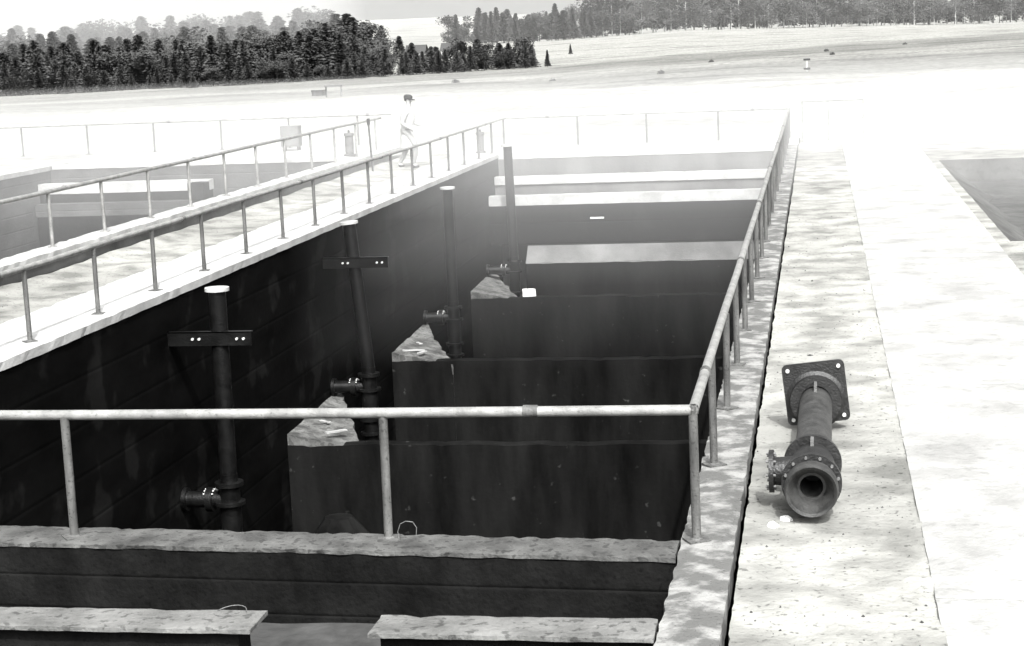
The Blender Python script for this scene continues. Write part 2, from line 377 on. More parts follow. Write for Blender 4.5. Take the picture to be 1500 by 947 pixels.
# heap of loose concrete in the nearest hopper
e = MB()
for (px, py, rr) in ((-8.0, 13.2, .5), (-6.9, 14.2, .45), (-7.3, 16.6, .8)):
    for k in range(10):
        a0, a1 = 2*math.pi*k/10, 2*math.pi*(k+1)/10
        f = lambda a, r: (px+r*math.cos(a), py+r*math.sin(a), ZB+.002)
        jr = lambda a: rr*(1+.25*noise.noise(Vector((px+math.cos(a)*2, py, math.sin(a)*2))))
        e.poly((f(a0, jr(a0)*1.5), f(a1, jr(a1)*1.5), (px+.3*rr*math.cos(a1), py+.3*rr*math.sin(a1), ZB+rr*1.3), (px+.3*rr*math.cos(a0), py+.3*rr*math.sin(a0), ZB+rr*1.3)))
    e.poly([(px+.3*rr*math.cos(2*math.pi*k/10), py+.3*rr*math.sin(2*math.pi*k/10), ZB+rr*1.3) for k in range(10)])
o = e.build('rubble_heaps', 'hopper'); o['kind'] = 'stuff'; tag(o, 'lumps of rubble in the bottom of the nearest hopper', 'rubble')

# lower block and launder at the far end
eb = empty('end_step', (0, 36.9, ZB), 'concrete step with a pale sloping top below the trough at the far end', 'step')
X0, X1 = -7.30, XR-.002
e = MB(); z_ = lambda q: q-ZB
e.box(X0, X1, 0, .48, 0, z_(-2.93)); e.build('step_body', 'hopper', eb)
e = MB(); n_ = 40
for k in range(n_):
    xa, xb = X0+(X1-X0)*k/n_, X0+(X1-X0)*(k+1)/n_
    lo_ = lambda x: -.02+.015*noise.noise(Vector((x*3, 1, 1))); zl = lambda x: z_(-2.95)+.02*noise.noise(Vector((x*2, 4, 1)))
    e.quad((xa, lo_(xa), zl(xa)), (xb, lo_(xb), zl(xb)), (xb, .47, z_(-2.50)), (xa, .47, z_(-2.50)))
e.poly(((X0, -.02, z_(-2.95)), (X0, .47, z_(-2.50)), (X0, .47, z_(-2.95))))
e.build('sloping_top', 'far_wall', eb)
la = empty('launder_trough', (0, 37.4, -2.5), 'concrete overflow trough with pale rims across the far end of the main tank', 'trough')
zo = 2.5; yo = -37.4
def lpart(name, m, x0, x1, y0, y1, z0, z1, seg=.2):
    e = MB(); e.rough(x0, x1, y0+yo, y1+yo, z0+zo, z1+zo, seg, .006, 3, .015); return e.build(name, m, la)
lpart('front_wall', 'bitumen', XL+.004, XR-.004, 37.4, 37.6, -2.47, -1.36)
lpart('front_rim', 'bare', XL+.004, XR-.004, 37.34, 37.66, -1.355, -1.07)
lpart('trough_floor', 'bitumen', XL+.004, XR-.004, 37.605, 38.45, -2.47, -2.3)
lpart('back_wall', 'far_wall', XL+.004, XR-.004, 38.46, 38.66, -2.3, -.86)
lpart('back_rim', 'bare', XL+.004, XR-.004, 38.40, 38.72, -.855, -.62)
e = MB(); e.rough(-5.5, -5.1, 37.36+yo, 37.395+yo, -1.78+zo, -1.73+zo, .05, .003); e.build('white_strip', 'white', la)
bd = MB(); bd.rough(-6.98, -6.62, 34.25, 34.33, -3.49, -3.28, .06, .008, 4, .03)
tag(bd.build('scrap_board', 'white'), 'small white board left on the farthest floor ridge beside a riser pipe', 'board')

for i, (sx_, sy_, ln_, an_) in enumerate(((-8.0, 25.7, .5, .4), (-7.75, 25.45, .34, 1.3), (-8.1, 26.6, .4, 2.1), (-7.6, 17.8, .45, .9), (-8.05, 18.6, .38, 2.4))):
    b = MB(); b.rough(-ln_/2, ln_/2, -.045, .045, 0, .03, .06, .006, 5, .01); o = b.build('wood_scrap', 'bare')
    o.location = (sx_, sy_, -3.36); o.rotation_euler = (0, .06, an_)
    tag(o, ['longest pale wood scrap on the middle pale corner', 'short pale wood scrap near the edge of the middle pale corner', 'pale wood scrap at the back of the middle pale corner', 'pale wood scrap at the front of the nearest pale corner', 'pale wood scrap at the back of the nearest pale corner'][i], 'scrap')

# ------------------------------------------------------------------ railings
HR = .90
def railing(label, pts, posts, z, side=None, cat='railing', rail_r=.036, post_r=.031, post_mat='post', rail_mat='rail'):
    e = empty('railing', (pts[0][0], pts[0][1], z), label, cat)
    o = Vector((pts[0][0], pts[0][1], z))
    rl = MB()
    P = [Vector((x, y, z+HR))-o for x, y in pts]
    for a, b in zip(P[:-1], P[1:]):
        nseg = max(1, int((b-a).length/2.1)); prev = a
        for k in range(1, nseg+1):
            q = a+(b-a)*k/nseg
            if k < nseg: q = q+Vector((random.uniform(-.006, .006), random.uniform(-.006, .006), random.uniform(-.008, .008)))
            rl.cyl(prev, q, rail_r, 14); prev = q
    for a in P:
        rl.lathe(a-Vector((0, 0, .036)), (0, 0, 1), [(0, .02), (.008, .033), (.036, .040), (.064, .033), (.072, .02)], 12)
    rl = rl.build('rail', rail_mat, e)
    for a, b in zip(P[:-1], P[1:]):
        L_ = (b-a).length; t = 1.3
        while t < L_:
            d_ = (b-a).normalized(); q = a+d_*t; cp_ = MB(); cp_.cyl(q-d_*.05, q+d_*.05, rail_r*1.17, 14); cp_.build('coupling', post_mat, rl); t += 6.2
    pmesh = MB(); pmesh.cyl((0, 0, 0), (0, 0, HR-.028), post_r, 14)
    pmesh.lathe((0, 0, 0), (0, 0, 1), [(0, .05), (.012, .046), (.02, .034)], 12)
    pmesh.box(-.075, .075, -.075, .075, -.003, .010)
    me = pmesh.mesh('post'); me.materials.append(MT[post_mat])
    for x, y in posts:
        inst('post', me, e, Vector((x, y, z))-o, (random.uniform(-.008, .008), random.uniform(-.008, .008), random.random()*6))
    return e
S = 2.083
railing('front railing along the near cross wall, its thick rail crossing the dark tank', [(-8.6, -.06), (0, 0)], [(-2.135, -.015), (-4.45, -.03), (-6.5, -.045), (-8.6, -.06)], 0)
railing('right railing running away along the narrow coping beside the loose pipe', [(0, 0), (0, 41.9)], [(0, k*S) for k in range(20)], 0)
railing('left railing of the main tank on the white coping above the black wall', [(-8.59, -.06), (-8.59, 41.9)], [(-8.59, 8.18+S*k) for k in range(-3, 17)], 0)
railing('far railing behind the end wall of the main tank', [(-8.59, 41.9), (0, 41.9)], [(-6.37, 41.9), (-4.27, 41.9), (-2.11, 41.9), (0, 41.9)], 0)
railing('pale railing on the raised wall of the neighbouring tank at left', [(-11.35, 2), (-11.35, 37.2)], [(-11.35, 12.9+2.15*k) for k in range(-4, 12)], .352, post_mat='rail')
railing('far railing beyond the neighbouring tank, parallel to the forest edge', [(-26, 39.5), (-11.6, 39.5)], [(-25.4+2.13*k, 39.5) for k in range(7)], .352)
# open pipe frame standing at the right end
e = empty('gate_frame', (.39, 41, 0), 'thin open gate frame of pipes standing past the far right corner', 'gate')
for x in (0, .75, 1.75):
    b_ = MB(); b_.cyl((x, 0, -.05), (x, 0, 1.14), .022, 10); b_.build('post', 'rail', e)
b_ = MB(); b_.cyl((-.02, 0, 1.13), (1.77, 0, 1.13), .03, 10); b_.build('top_rail', 'rail', e)
b_ = MB(); b_.cyl((.75, 0, .6), (1.75, 0, .6), .016, 10); b_.build('mid_rail', 'rail', e)

# ------------------------------------------------------------------ riser pipes
def riser(x, y, lean, zt, label, bracket=True):
    e = empty('riser_pipe', (x, y, ZB), label, 'pipe', 'riser pipes along the left tank wall')
    z = lambda q: q-ZB
    b = MB(); top = Vector((lean, 0, z(zt))); bot = Vector((0, 0, z(-2.7)))
    b.cyl(bot, top, .125, 24); pipe = b.build('pipe', 'iron', e)
    ax = (top-bot).normalized()
    b = MB(); b.lathe(top-ax*.01, ax, [(0, .175), (.05, .175)], 24); b.build('top_flange', 'bare', e)
    b = MB()
    b.lathe((0, 0, z(-4.35)), (0, 0, 1), [(0, .14), (.35, .14), (.35, .21), (.40, .21), (.40, .145), (.62, .145), (.62, .21), (.67, .21), (.67, .15), (1.2, .16), (1.2, .22), (1.25, .22), (1.25, .15), (1.48, .15), (1.48, .21), (1.54, .21), (1.54, .13), (1.66, .13)], 24)
    b.build('tee_body', 'iron', e)
    b = MB(); L_ = x-XL-.01
    b.lathe((-.1, 0, z(-3.08)), (-1, 0, 0), [(0, .12), (.14, .12), (.14, .18), (.19, .18), (.19, .18), (.24, .18), (.24, .12), (L_-.17, .12), (L_-.17, .17), (L_-.11, .17)], 24)
    st = b.build('wall_stub', 'iron', e)
    for k in range(5):
        a = math.pi*.25 + k*math.pi/8
        b = MB(); b.cyl((-.22, .15*math.cos(a), z(-3.08)+.15*math.sin(a)), (-.37, .15*math.cos(a), z(-3.08)+.15*math.sin(a)), .014, 8); b.build('bolt', 'bright', st)
    b = MB()
    b.lathe((0, 0, z(-4.2)), (.75, -.35, -.55), [(0, .14), (.5, .14), (.5, .2), (.56, .2), (.56, .13), (.75, .13)], 20); b.build('outlet_elbow', 'iron', e)
    b = MB(); b.rough(-.35, .35, -.35, .35, 0, 1.0, .1, .03, 4, .05); b.build('base_block', 'hopper', e)
    if bracket:
        b = MB(); zc = z(-.68); l0 = XL-x+.005
        b.box(l0, .53, -.15, -.135, zc-.10, zc+.10); b.box(l0, .53, -.15, -.04, zc+.085, zc+.10)
        br = b.build('bracket_arm', 'iron', e)
        for xx in (-.34, -.24, .32, .42):
            b = MB(); b.cyl((xx, -.15, zc), (xx, -.175, zc), .020, 8); b.build('bolt', 'bright', br)
        b = MB(); b.lathe((.0+lean*.75, 0, zc-.06), (0, 0, 1), [(0, .140), (.12, .140)], 24); b.build('clamp', 'iron', e)
    return e
riser(-7.66, 12.27, .02, .0, 'nearest black riser pipe with a white cap and a bracket arm')
riser(-7.64, 20.4, -.22, .05, 'second black riser pipe with a bracket arm, leaning towards the left wall')
riser(-7.66, 28.5, .0, -.05, 'third black riser pipe, without a bracket arm, beside the middle gusset', False)
riser(-7.58, 36.6, -.05, .38, 'farthest riser pipe rising past the trough in the far corner', False)

# ------------------------------------------------------------------ loose pipe with valve on the dirt
lp = empty('loose_valve_pipe', (.765, .5, .0), 'dark flanged iron pipe with square end plate lying on the dirt strip', 'pipe', rz=R(-.6))
zc = .215
b = MB(); b.lathe((0, .75, zc), (0, 1, 0), [(0, .137), (2.15, .137)], 32); b.build('pipe_body', 'iron_grey', lp)
b = MB(); b.lathe((0, .0, zc-.015), (0, 1, 0), [(.02, .165), (0, .178), (.06, .19), (.17, .185), (.22, .155), (.30, .15)], 36, False)
b.lathe((0, .0, zc-.015), (0, 1, 0), [(0, .178), (.02, .160), (.16, .10), (.16, .082), (.6, .08)], 36, False)
bl = b.build('bell_mouth', 'iron_grey', lp)
b = MB(); b.lathe((0, .615, zc-.015), (0, 1, 0), [(0, .001), (.005, .08)], 24); b.build('valve_disc', 'iron_dark', bl)
b = MB(); b.lathe((0, .19, zc), (0, 1, 0), [(0, .155), (0, .212), (.055, .212), (.055, .15)], 36, False)
fl_ = b.build('front_flange', 'iron_dark', lp)
for k in range(12):
    a = 2*math.pi*k/12+.2
    b = MB(); b.cyl((.19*math.cos(a), .165, zc+.19*math.sin(a)), (.19*math.cos(a), .19, zc+.19*math.sin(a)), .011, 6); b.build('bolt', 'rust_edge', fl_)
b = MB(); b.lathe((0, .245, zc), (0, 1, 0), [(0, .15), (.12, .17), (.36, .17), (.52, .155)], 32, False); b.build('valve_body', 'iron_dark', lp)
b = MB(); b.lathe((0, .76, zc), (0, 1, 0), [(0, .14), (0, .212), (.05, .212), (.05, .13)], 36, False); b.build('middle_flange', 'iron_dark', lp)
b = MB(); b.box(-.012, .012, .60, .76, zc+.14, zc+.205); b.build('rib', 'rust_edge', lp)
b = MB(); b.box(-.012, .012, 2.68, 2.86, zc+.13, zc+.19); b.build('rib', 'rust_edge', lp)
b = MB(); b.lathe((-.12, .46, zc+.02), (-1, 0, 0), [(0, .11), (.15, .10), (.15, .155), (.185, .155)], 28)
br = b.build('branch', 'iron_dark', lp)
for k in range(8):
    a = 2*math.pi*k/8
    b = MB(); b.cyl((-.255, .46+.13*math.cos(a), zc+.02+.13*math.sin(a)), (-.325, .46+.13*math.cos(a), zc+.02+.13*math.sin(a)), .011, 6); b.build('bolt', 'rust_edge', br)
b = MB(); b.lathe((0, 2.86, zc+.015), (0, 1, 0), [(0, .135), (0, .215), (.06, .22), (.08, .25)], 36, False); b.build('hub', 'iron_dark', lp)
b = MB(); hw = .265; cr_ = .045; pts = []
for sx_, sz_, a0 in ((1, 1, 0), (-1, 1, 90), (-1, -1, 180), (1, -1, 270)):
    for k in range(5):
        a = R(a0+k*22.5); pts.append((sx_*(hw-cr_)+cr_*math.cos(a), sz_*(hw-cr_)+cr_*math.sin(a)))
ca, sa = math.cos(R(6)), math.sin(R(6))
rotp = lambda p: (p[0]*ca-p[1]*sa, p[0]*sa+p[1]*ca+zc+.075)
front = [(rotp(p)[0], 2.945, rotp(p)[1]) for p in pts]; back = [(q[0], 2.975, q[2]) for q in front]
b.poly(front); b.poly(back[::-1])
for i in range(len(front)): j = (i+1) % len(front); b.quad(front[i], back[i], back[j], front[j])
pl = b.build('square_plate', 'iron_dark', lp)
for sx_, sz_ in ((1, 1), (-1, 1), (-1, -1), (1, -1)):
    q = rotp((sx_*.215, sz_*.215)); b = MB(); b.cyl((q[0], 2.925, q[1]), (q[0], 2.945, q[1]), .017, 10); b.build('bolt', 'bright', pl)
# clods and stones on the dirt
def stone(x, y, r, m='white'):
    b = MB(); n_, rings = 8, 4
    for i in range(rings):
        for k in range(n_):
            pass
    V = []
    for i in range(rings+1):
        th = math.pi/2*i/rings
        for k in range(n_):
            a = 2*math.pi*k/n_; d = Vector((math.cos(a)*math.cos(th), math.sin(a)*math.cos(th), math.sin(th)))
            q = r*(1+.35*noise.noise(d*1.7+Vector((x*9, y*9, 0)))); V.append((d.x*q, d.y*q, d.z*q*.75))
    b.v = V
    for i in range(rings):
        for k in range(n_): b.face((i*n_+k, i*n_+(k+1) % n_, (i+1)*n_+(k+1) % n_, (i+1)*n_+k))
    o = b.build('stone', m); o.location = (x, y, height(x, y)-.006); return o
for x, y, r, m_, lb in ((.58, .62, .05, 'white', 'white lump of mortar just left of the pipe mouth'), (.50, .45, .045, 'white', 'smaller white lump nearest the camera, left of the pipe mouth'),
                    (.62, 5.6, .022, 'iron_dark', 'dark pebble on the dirt beyond the square plate'), (.73, 6.9, .03, 'iron_dark', 'dark clod farther along the dirt strip'), (1.02, 6.3, .02, 'iron_dark', 'dark pebble to the right of the dirt strip middle'),
                    (.44, 2.3, .025, 'iron_dark', 'dark pebble between coping and the loose pipe')):
    tag(stone(x, y, r, m_), lb, 'stone')

gv = MB(); rg = random.Random(3)
for _ in range(420):
    x = rg.uniform(.32, 1.48) if rg.random() < .75 else rg.uniform(-10.9, -9.8); y = -3+rg.random()**1.6*24; r_ = rg.uniform(.004, .014)*(1+.8*(rg.random() > .93))
    z = height(x, y); n = len(gv.v)
    gv.v += [(x+r_*math.cos(k*1.57+y)*rg.uniform(.7, 1.3), y+r_*math.sin(k*1.57+y)*rg.uniform(.7, 1.3), z-.004) for k in range(4)] + [(x, y, z+r_*.8)]
    for k in range(4): gv.face((n+k, n+(k+1) % 4, n+4))
o = gv.build('gravel', 'iron_grey'); o['kind'] = 'stuff'; tag(o, 'dark grit scattered over the dirt beside the tank', 'gravel')

# ------------------------------------------------------------------ neighbouring tank
ZC = .35; X2R, X2L, Y2 = -11.55, -20.2, 34.6
w = MB(); w.box(X2R, -11.14, -6, Y2, -4, ZC-.122)
c = MB(); c.rough(X2R-.03, -11.10, -6, 39.6, ZC-.12, ZC, .2, .008, 3, .03, .12)
wall('2r', 'raised grey wall between the two tanks carrying the pale railing', [('wall_body', w, 'grey_wall')], [('coping', c, 'bare')])
w = MB(); w.box(X2L-.4, X2L, -6, Y2, -4, ZC-.122)
c = MB(); c.rough(X2L-.42, X2L+.03, -6, 39.6, ZC-.12, ZC+.01, .25, .01, 3, .03, .12)
wall('2l', 'grey left wall of the neighbouring tank at the left picture edge', [('wall_body', w, 'grey_wall')], [('coping', c, 'bare')])
w = MB(); w.box(X2L-.4, -11.14, Y2+.02, Y2+.4, -4, ZC-.102)
c = MB(); c.rough(X2L+.04, X2R-.04, Y2, 39.6, ZC-.10, ZC, .3, .012, 2, .03, .1)
wall('2b', 'far end wall of the neighbouring tank below the forest-side railing', [('wall_body', w, 'grey_wall')], [('coping', c, 'bare')])
fl = MB(); fl.box(X2L-.2, X2R+.2, -6, Y2+.2, -3.3, -3); structure(fl.build('tank_floor', 'hopper'))
la = empty('launder_trough', (0, 33.7, -2), 'pale trough across the far end of the neighbouring left tank', 'trough')
yo, zo = -33.7, 2
lpart('front_rim', 'bare', X2L+.004, -15.3, 33.7, 34.1, -.36, -.08)
lpart('front_wall', 'hopper', X2L+.004, -15.3, 33.76, 34.0, -.6, -.365)
lpart('lower_beam', 'grey_wall', X2L+.004, X2R-.004, 33.4, 33.7, -.95, -.605)
lpart('lower_wall', 'hopper', X2L+.004, X2R-.004, 33.5, 33.72, -3, -.955)
e = MB(); e.rough(-15.75, -15.28, 33.25, 33.68, -.60, -.12, .1, .01, 3, .03)
tag(e.build('sluice_box', 'hopper'), 'small dark box at the end of the left tank trough', 'box')
cb = empty('control_cabinet', (-14.3, 38.2, ZC), 'grey cabinet standing by the far railing of the left tank', 'cabinet')
e = MB(); e.rough(-.28, .28, -.18, .18, .12, .72, .15, .004, 3, .01); bdy = e.build('body', 'far_wall', cb)
e = MB(); e.box(-.25, .25, -.195, -.183, .15, .69); e.build('door', 'far_wall', bdy)
e = MB(); e.box(-.24, -.19, -.12, .12, 0, .12); e.box(.19, .24, -.12, .12, 0, .12); e.build('feet', 'post', cb)

def pillar(x, y, z, h, r, label):
    e = empty('valve_pillar', (x, y, z), label, 'pillar')
    b = MB(); b.lathe((0, 0, 0), (0, 0, 1), [(0, r*1.35), (.05, r*1.35), (.06, r), (h-.08, r*.95), (h-.07, r*1.2), (h, r*1.1)], 20); b.build('column', 'far_wall', e)
    b = MB(); b.cyl((0, 0, h), (0, 0, h+.08), .03, 10); b.build('spindle', 'iron_grey', e)
pillar(-8.98, 39.7, .0, .62, .11, 'grey valve pillar at the far left corner of the main tank')
pillar(-11.7, 35.0, ZC, .62, .12, 'grey valve pillar on the far corner of the neighbouring tank')
e = empty('marker_pole', (-10.8, 33.9, -.03), 'thin dark leaning pole between the two tanks, left of the person', 'pole')
b = MB(); b.cyl((0, 0, 0), (-.05, 0, 1.25), .028, 10); b.build('shaft', 'iron_grey', e)
b = MB(); b.cyl((-.05, 0, 1.25), (-.055, 0, 1.42), .045, 10); b.build('tip', 'iron_dark', e)

# ------------------------------------------------------------------ the person
def skin(name, joints, edges, m, parent=None, loc=(0, 0, 0), sub=2, root=0):
    me = bpy.data.meshes.new(name); me.from_pydata([j[0] for j in joints], edges, [])
    o = bpy.data.objects.new(name, me); COL.objects.link(o)
    sk = o.modifiers.new('skin', 'SKIN'); ss = o.modifiers.new('sub', 'SUBSURF'); ss.levels = sub; ss.render_levels = sub
    if not me.skin_vertices: me.attributes  # layer is created by the modifier
    for i, j in enumerate(joints):
        r = j[1] if isinstance(j[1], tuple) else (j[1], j[1]); me.skin_vertices[0].data[i].radius = r
    me.skin_vertices[0].data[root].use_root = True
    me.materials.append(MT[m] if isinstance(m, str) else m); o.location = loc
    if parent: o.parent = parent
    return o
MT['skin'] = mat('skin', .36, .44, 6, .6, .05, 30)
MT['shirt'] = mat('light_shirt', .30, .40, 4, .9, .3, 12)
MT['trousers'] = mat('light_trousers', .17, .25, 4, .9, .3, 12)
MT['cap'] = mat('dark_cap', .012, .02, 8, .9, .2, 30)
PX, PY = -10.12, 35.2
pe = empty('person', (PX, PY, height(PX, PY)), 'person in a long pale coat and dark cap walking between the tanks', 'person', rz=R(-8)); pe.scale = (1.05, 1.05, 1.05)
J = [((0, 0, .96), .125), ((.01, 0, 1.12), (.145, .17)), ((.03, 0, 1.32), (.14, .19)), ((.05, 0, 1.46), (.075, .12)), ((.06, 0, 1.54), .052), ((.075, 0, 1.62), .062), ((.085, 0, 1.71), (.088, .078)), ((.08, 0, 1.80), (.075, .068)),
     ((.03, -.10, .90), .095), ((.26, -.10, .56), .066), ((.22, -.10, .30), .055), ((.16, -.10, .09), .042), ((.30, -.10, .035), .036),
     ((-.03, .10, .90), .095), ((-.08, .10, .50), .066), ((-.18, .10, .28), .055), ((-.30, .10, .10), .042), ((-.18, .10, .035), .036),
     ((.05, -.20, 1.42), .066), ((-.04, -.26, 1.16), .047), ((.20, -.24, 1.02), .036), ((.27, -.23, .99), .030),
     ((.05, .20, 1.42), .066), ((.06, .25, 1.15), .047), ((.27, .24, 1.08), .036), ((.34, .23, 1.07), .030)]
Ed = [(0, 1), (1, 2), (2, 3), (3, 4), (4, 5), (5, 6), (6, 7), (0, 8), (8, 9), (9, 10), (10, 11), (11, 12), (0, 13), (13, 14), (14, 15), (15, 16), (16, 17), (3, 18), (18, 19), (19, 20), (20, 21), (3, 22), (22, 23), (23, 24), (24, 25)]
skin('body', J, Ed, 'skin', pe)
grow = lambda ids, k: [(J[i][0], tuple(v*k for v in (J[i][1] if isinstance(J[i][1], tuple) else (J[i][1],)*2))) for i in ids]
def sub(ids, edges, k, name, m, root=0):
    mp = {a: b for b, a in enumerate(ids)}
    return skin(name, grow(ids, k), [(mp[a], mp[b]) for a, b in edges], m, pe, root=root)
sub([0, 1, 2, 3, 18, 19, 20, 22, 23, 24], [(0, 1), (1, 2), (2, 3), (3, 18), (18, 19), (19, 20), (3, 22), (22, 23), (23, 24)], 1.17, 'shirt', 'shirt')
sub([0, 8, 9, 10, 11, 13, 14, 15, 16], [(0, 8), (8, 9), (9, 10), (10, 11), (0, 13), (13, 14), (14, 15), (15, 16)], 1.22, 'trousers', 'trousers')
for i, yy in ((11, -.10), (16, .10)):
    q = Vector(J[i][0]); t_ = Vector(J[i+1][0])
    skin('shoe', [(tuple(q-Vector((.03, 0, .04))), (.05, .05)), (tuple((q+t_)/2-Vector((0, 0, .02))), (.05, .045)), (tuple(t_+Vector((.03, 0, .01))), (.04, .035))], [(0, 1), (1, 2)], 'cap', pe)
for (hx, hy, hz), sgn in ((J[21][0], -1), (J[25][0], 1)):      # hands with five fingers
    for k, ln in enumerate((.07, .085, .09, .08)):
        o_ = Vector((hx, hy, hz)); zz_ = (k-1.5)*.018
        skin('finger', [(tuple(o_+Vector((-.01, 0, zz_))), .009), (tuple(o_+Vector((ln*.55, 0, zz_-.004))), .008), (tuple(o_+Vector((ln*.9, -sgn*.03, zz_-.012))), .007)], [(0, 1), (1, 2)], 'skin', pe, sub=1)
    skin('thumb', [(tuple(o_+Vector((-.02, 0, .02))), .010), (tuple(o_+Vector((.02, -sgn*.02, .05))), .009), (tuple(o_+Vector((.05, -sgn*.03, .055))), .008)], [(0, 1), (1, 2)], 'skin', pe, sub=1)
b = MB(); b.lathe((.01, 0, 1.10), (.03, 0, -1), [(0, .17), (.12, .19), (.30, .205), (.58, .235), (.59, .20)], 20, False)
b.v = [(x+.02*noise.noise(Vector((x*9, y*9, z*2))), y*.95, z+.01*noise.noise(Vector((x*12, y*12, 3)))) for x, y, z in b.v]; b.build('coat_skirt', 'shirt', pe)
skin('nose', [((.165, 0, 1.725), .012), ((.185, 0, 1.695), .016)], [(0, 1)], 'skin', pe, sub=1)
for s_ in (-1, 1):
    skin('ear', [((.07, s_*.082, 1.72), .014), ((.075, s_*.084, 1.69), .012)], [(0, 1)], 'skin', pe, sub=1)
    skin('eye', [((.158, s_*.032, 1.738), .008), ((.163, s_*.032, 1.738), .007)], [(0, 1)], 'cap', pe, sub=1)
skin('mouth', [((.164, -.022, 1.655), .005), ((.168, 0, 1.655), .005), ((.164, .022, 1.655), .005)], [(0, 1), (1, 2)], 'trousers', pe, sub=1)
skin('hair', [((-.0, 0, 1.70), .05), ((.02, 0, 1.77), .075), ((.07, 0, 1.80), .08)], [(0, 1), (1, 2)], 'cap', pe)
b = MB(); b.lathe((.065, 0, 1.765), (.12, 0, 1), [(0, .102), (.05, .118), (.09, .105), (.115, .06), (.12, .001)], 20, False); cp = b.build('cap', 'cap', pe)
b = MB(); n_ = 12
arc = [(.07+.10*math.cos(R(-75+150*k/n_)), .10*math.sin(R(-75+150*k/n_)), 1.772) for k in range(n_+1)]
arc2 = [(.10+.16*math.cos(R(-75+150*k/n_)), .105*math.sin(R(-75+150*k/n_)), 1.745) for k in range(n_+1)]
for a in range(n_):
    b.quad(arc[a], arc[a+1], arc2[a+1], arc2[a]); lo_ = lambda p: (p[0], p[1], p[2]-.012)
    b.quad(lo_(arc[a]), lo_(arc2[a]), lo_(arc2[a+1]), lo_(arc[a+1])); b.quad(arc2[a], arc2[a+1], lo_(arc2[a+1]), lo_(arc2[a]))
b.build('peak', 'cap', cp)

# ------------------------------------------------------------------ trees
def conifer(seed, dense=2400):
    rnd = random.Random(seed); b = MB()
    layers = 15
    for _ in range(dense):
        t = rnd.random()**1.25; z = .10+.88*t
        lay = (math.sin(z*layers*2*math.pi/1.0+seed)*.5+.5)
        rmax = ((.235*(1-t)**.62+.012) if seed % 2 else (.20*(1-t)**.85+.012))*(.7+.3*lay)
        a = rnd.random()*2*math.pi; r = rmax*math.sqrt(rnd.random())*(1+.25*math.sin(a*3+seed+z*9))
        c_ = Vector((r*math.cos(a), r*math.sin(a), z-.25*r)); s_ = .012+.016*rnd.random()
        out = Vector((math.cos(a), math.sin(a), -.35+.5*rnd.random())).normalized()
        sd_ = out.orthogonal().normalized(); sd_.rotate(Matrix.Rotation(rnd.random()*6.28, 3, out)); 
        p0 = c_-out*s_*1.3; p1 = c_+out*s_*1.5
        b.quad(p0-sd_*s_*.3, c_-sd_*s_*.75, p1, c_+sd_*s_*.75)
    me = b.mesh('crown'); me.materials.append(MT['needles']); return me
def broad(seed, dense=1500, m='leaves', narrow=1.0, lowz=.2):
    rnd = random.Random(seed); b = MB()
    cl = [(Vector((rnd.gauss(0, .13)*narrow, rnd.gauss(0, .13)*narrow, rnd.uniform(lowz, .88))), rnd.uniform(.09, .17)) for _ in range(20)]
    for _ in range(dense):
        c0, r0_ = rnd.choice(cl)
        d = Vector((rnd.gauss(0, 1), rnd.gauss(0, 1), rnd.gauss(0, 1))).normalized()*r0_*rnd.random()**.4
        c_ = c0+d; s_ = .012+.016*rnd.random(); u = Vector((rnd.gauss(0, 1), rnd.gauss(0, 1), rnd.gauss(0, 1))).normalized(); v_ = u.orthogonal().normalized()
        b.quad(c_-u*s_, c_-v_*s_*.7, c_+u*s_, c_+v_*s_*.7)
    me = b.mesh('crown'); me.materials.append(MT[m]); return me
def trunk(m, seed, top=.9, r=.016):
    rnd = random.Random(seed); b = MB(); b.cyl((0, 0, -.02), (0, 0, top), r, 8, r*.25)
    for k in range(9):
        z = .25+.6*k/9; a = rnd.random()*6.28; l = .16*(1-z)+.05
        b.cyl((0, 0, z), (l*math.cos(a), l*math.sin(a), z+.05), r*.35, 5, r*.08)
    me = b.mesh('trunk'); me.materials.append(MT[m]); return me
CON = [conifer(s) for s in range(7)]; BRO = [broad(s+50) for s in range(6)]
CON += [broad(s+80, 2400, 'needles', .75, (.12, .3, .45)[s % 3]) for s in range(9)]
TRC = [trunk('bark', s) for s in range(3)]; TRB = [trunk('birch_bark', s+9, .85, .013) for s in range(3)]
rt_ = random.Random(11)
def tree(kind, x, y, h, label, group, wd=1.0):
    e = empty(kind, (x, y, height(x, y)-.05), label, 'tree', group, rt_.random()*6.28)
    con = kind in ('forest_tree', 'small_spruce', 'spruce_tree')
    s_ = (h*wd*rt_.uniform(.85, 1.2), h*wd*rt_.uniform(.85, 1.2), h)
    inst('trunk', rt_.choice(TRC if con else TRB), e, scale=(h, h, h)); inst('crown', rt_.choice(CON[:7] if 'spruce' in kind or (con and rt_.random() < .5) else CON if con else BRO), e, scale=s_)
    return e
def atu(u, Y): return u*(Y+11.5)
# left forest, rows rising behind each other
def row(kind, u0, u1, Y, st, h0, h1, label, group, jit=4, wd=1.3):
    x = atu(u0, Y)
    while x < atu(u1, Y):
        yy = Y+rt_.uniform(-jit, jit); tree(kind, x+rt_.uniform(-.8, .8), yy, rt_.uniform(h0, h1), label, group, wd); x += st*rt_.uniform(.75, 1.25)
LF = 'dark tree packed among others in the front of the left forest'; LG = 'front trees of the left forest'
row('forest_tree', -.53, -.25, 336, 2.3, 5.5, 9.5, LF, LG, 3, 1.7)
row('forest_tree', -.53, -.25, 331, 2.6, 2.5, 6, LF, LG, 2, 1.9)
row('forest_tree', -.53, -.25, 345, 2.4, 8, 11.5, LF, LG, 3, 1.7)
LB = 'tall hazy tree standing in the rear of the left forest'; BG_ = 'rear trees of the left forest'
row('forest_tree', -.53, -.25, 362, 2.6, 10, 13, LB, BG_, 5, 1.6)
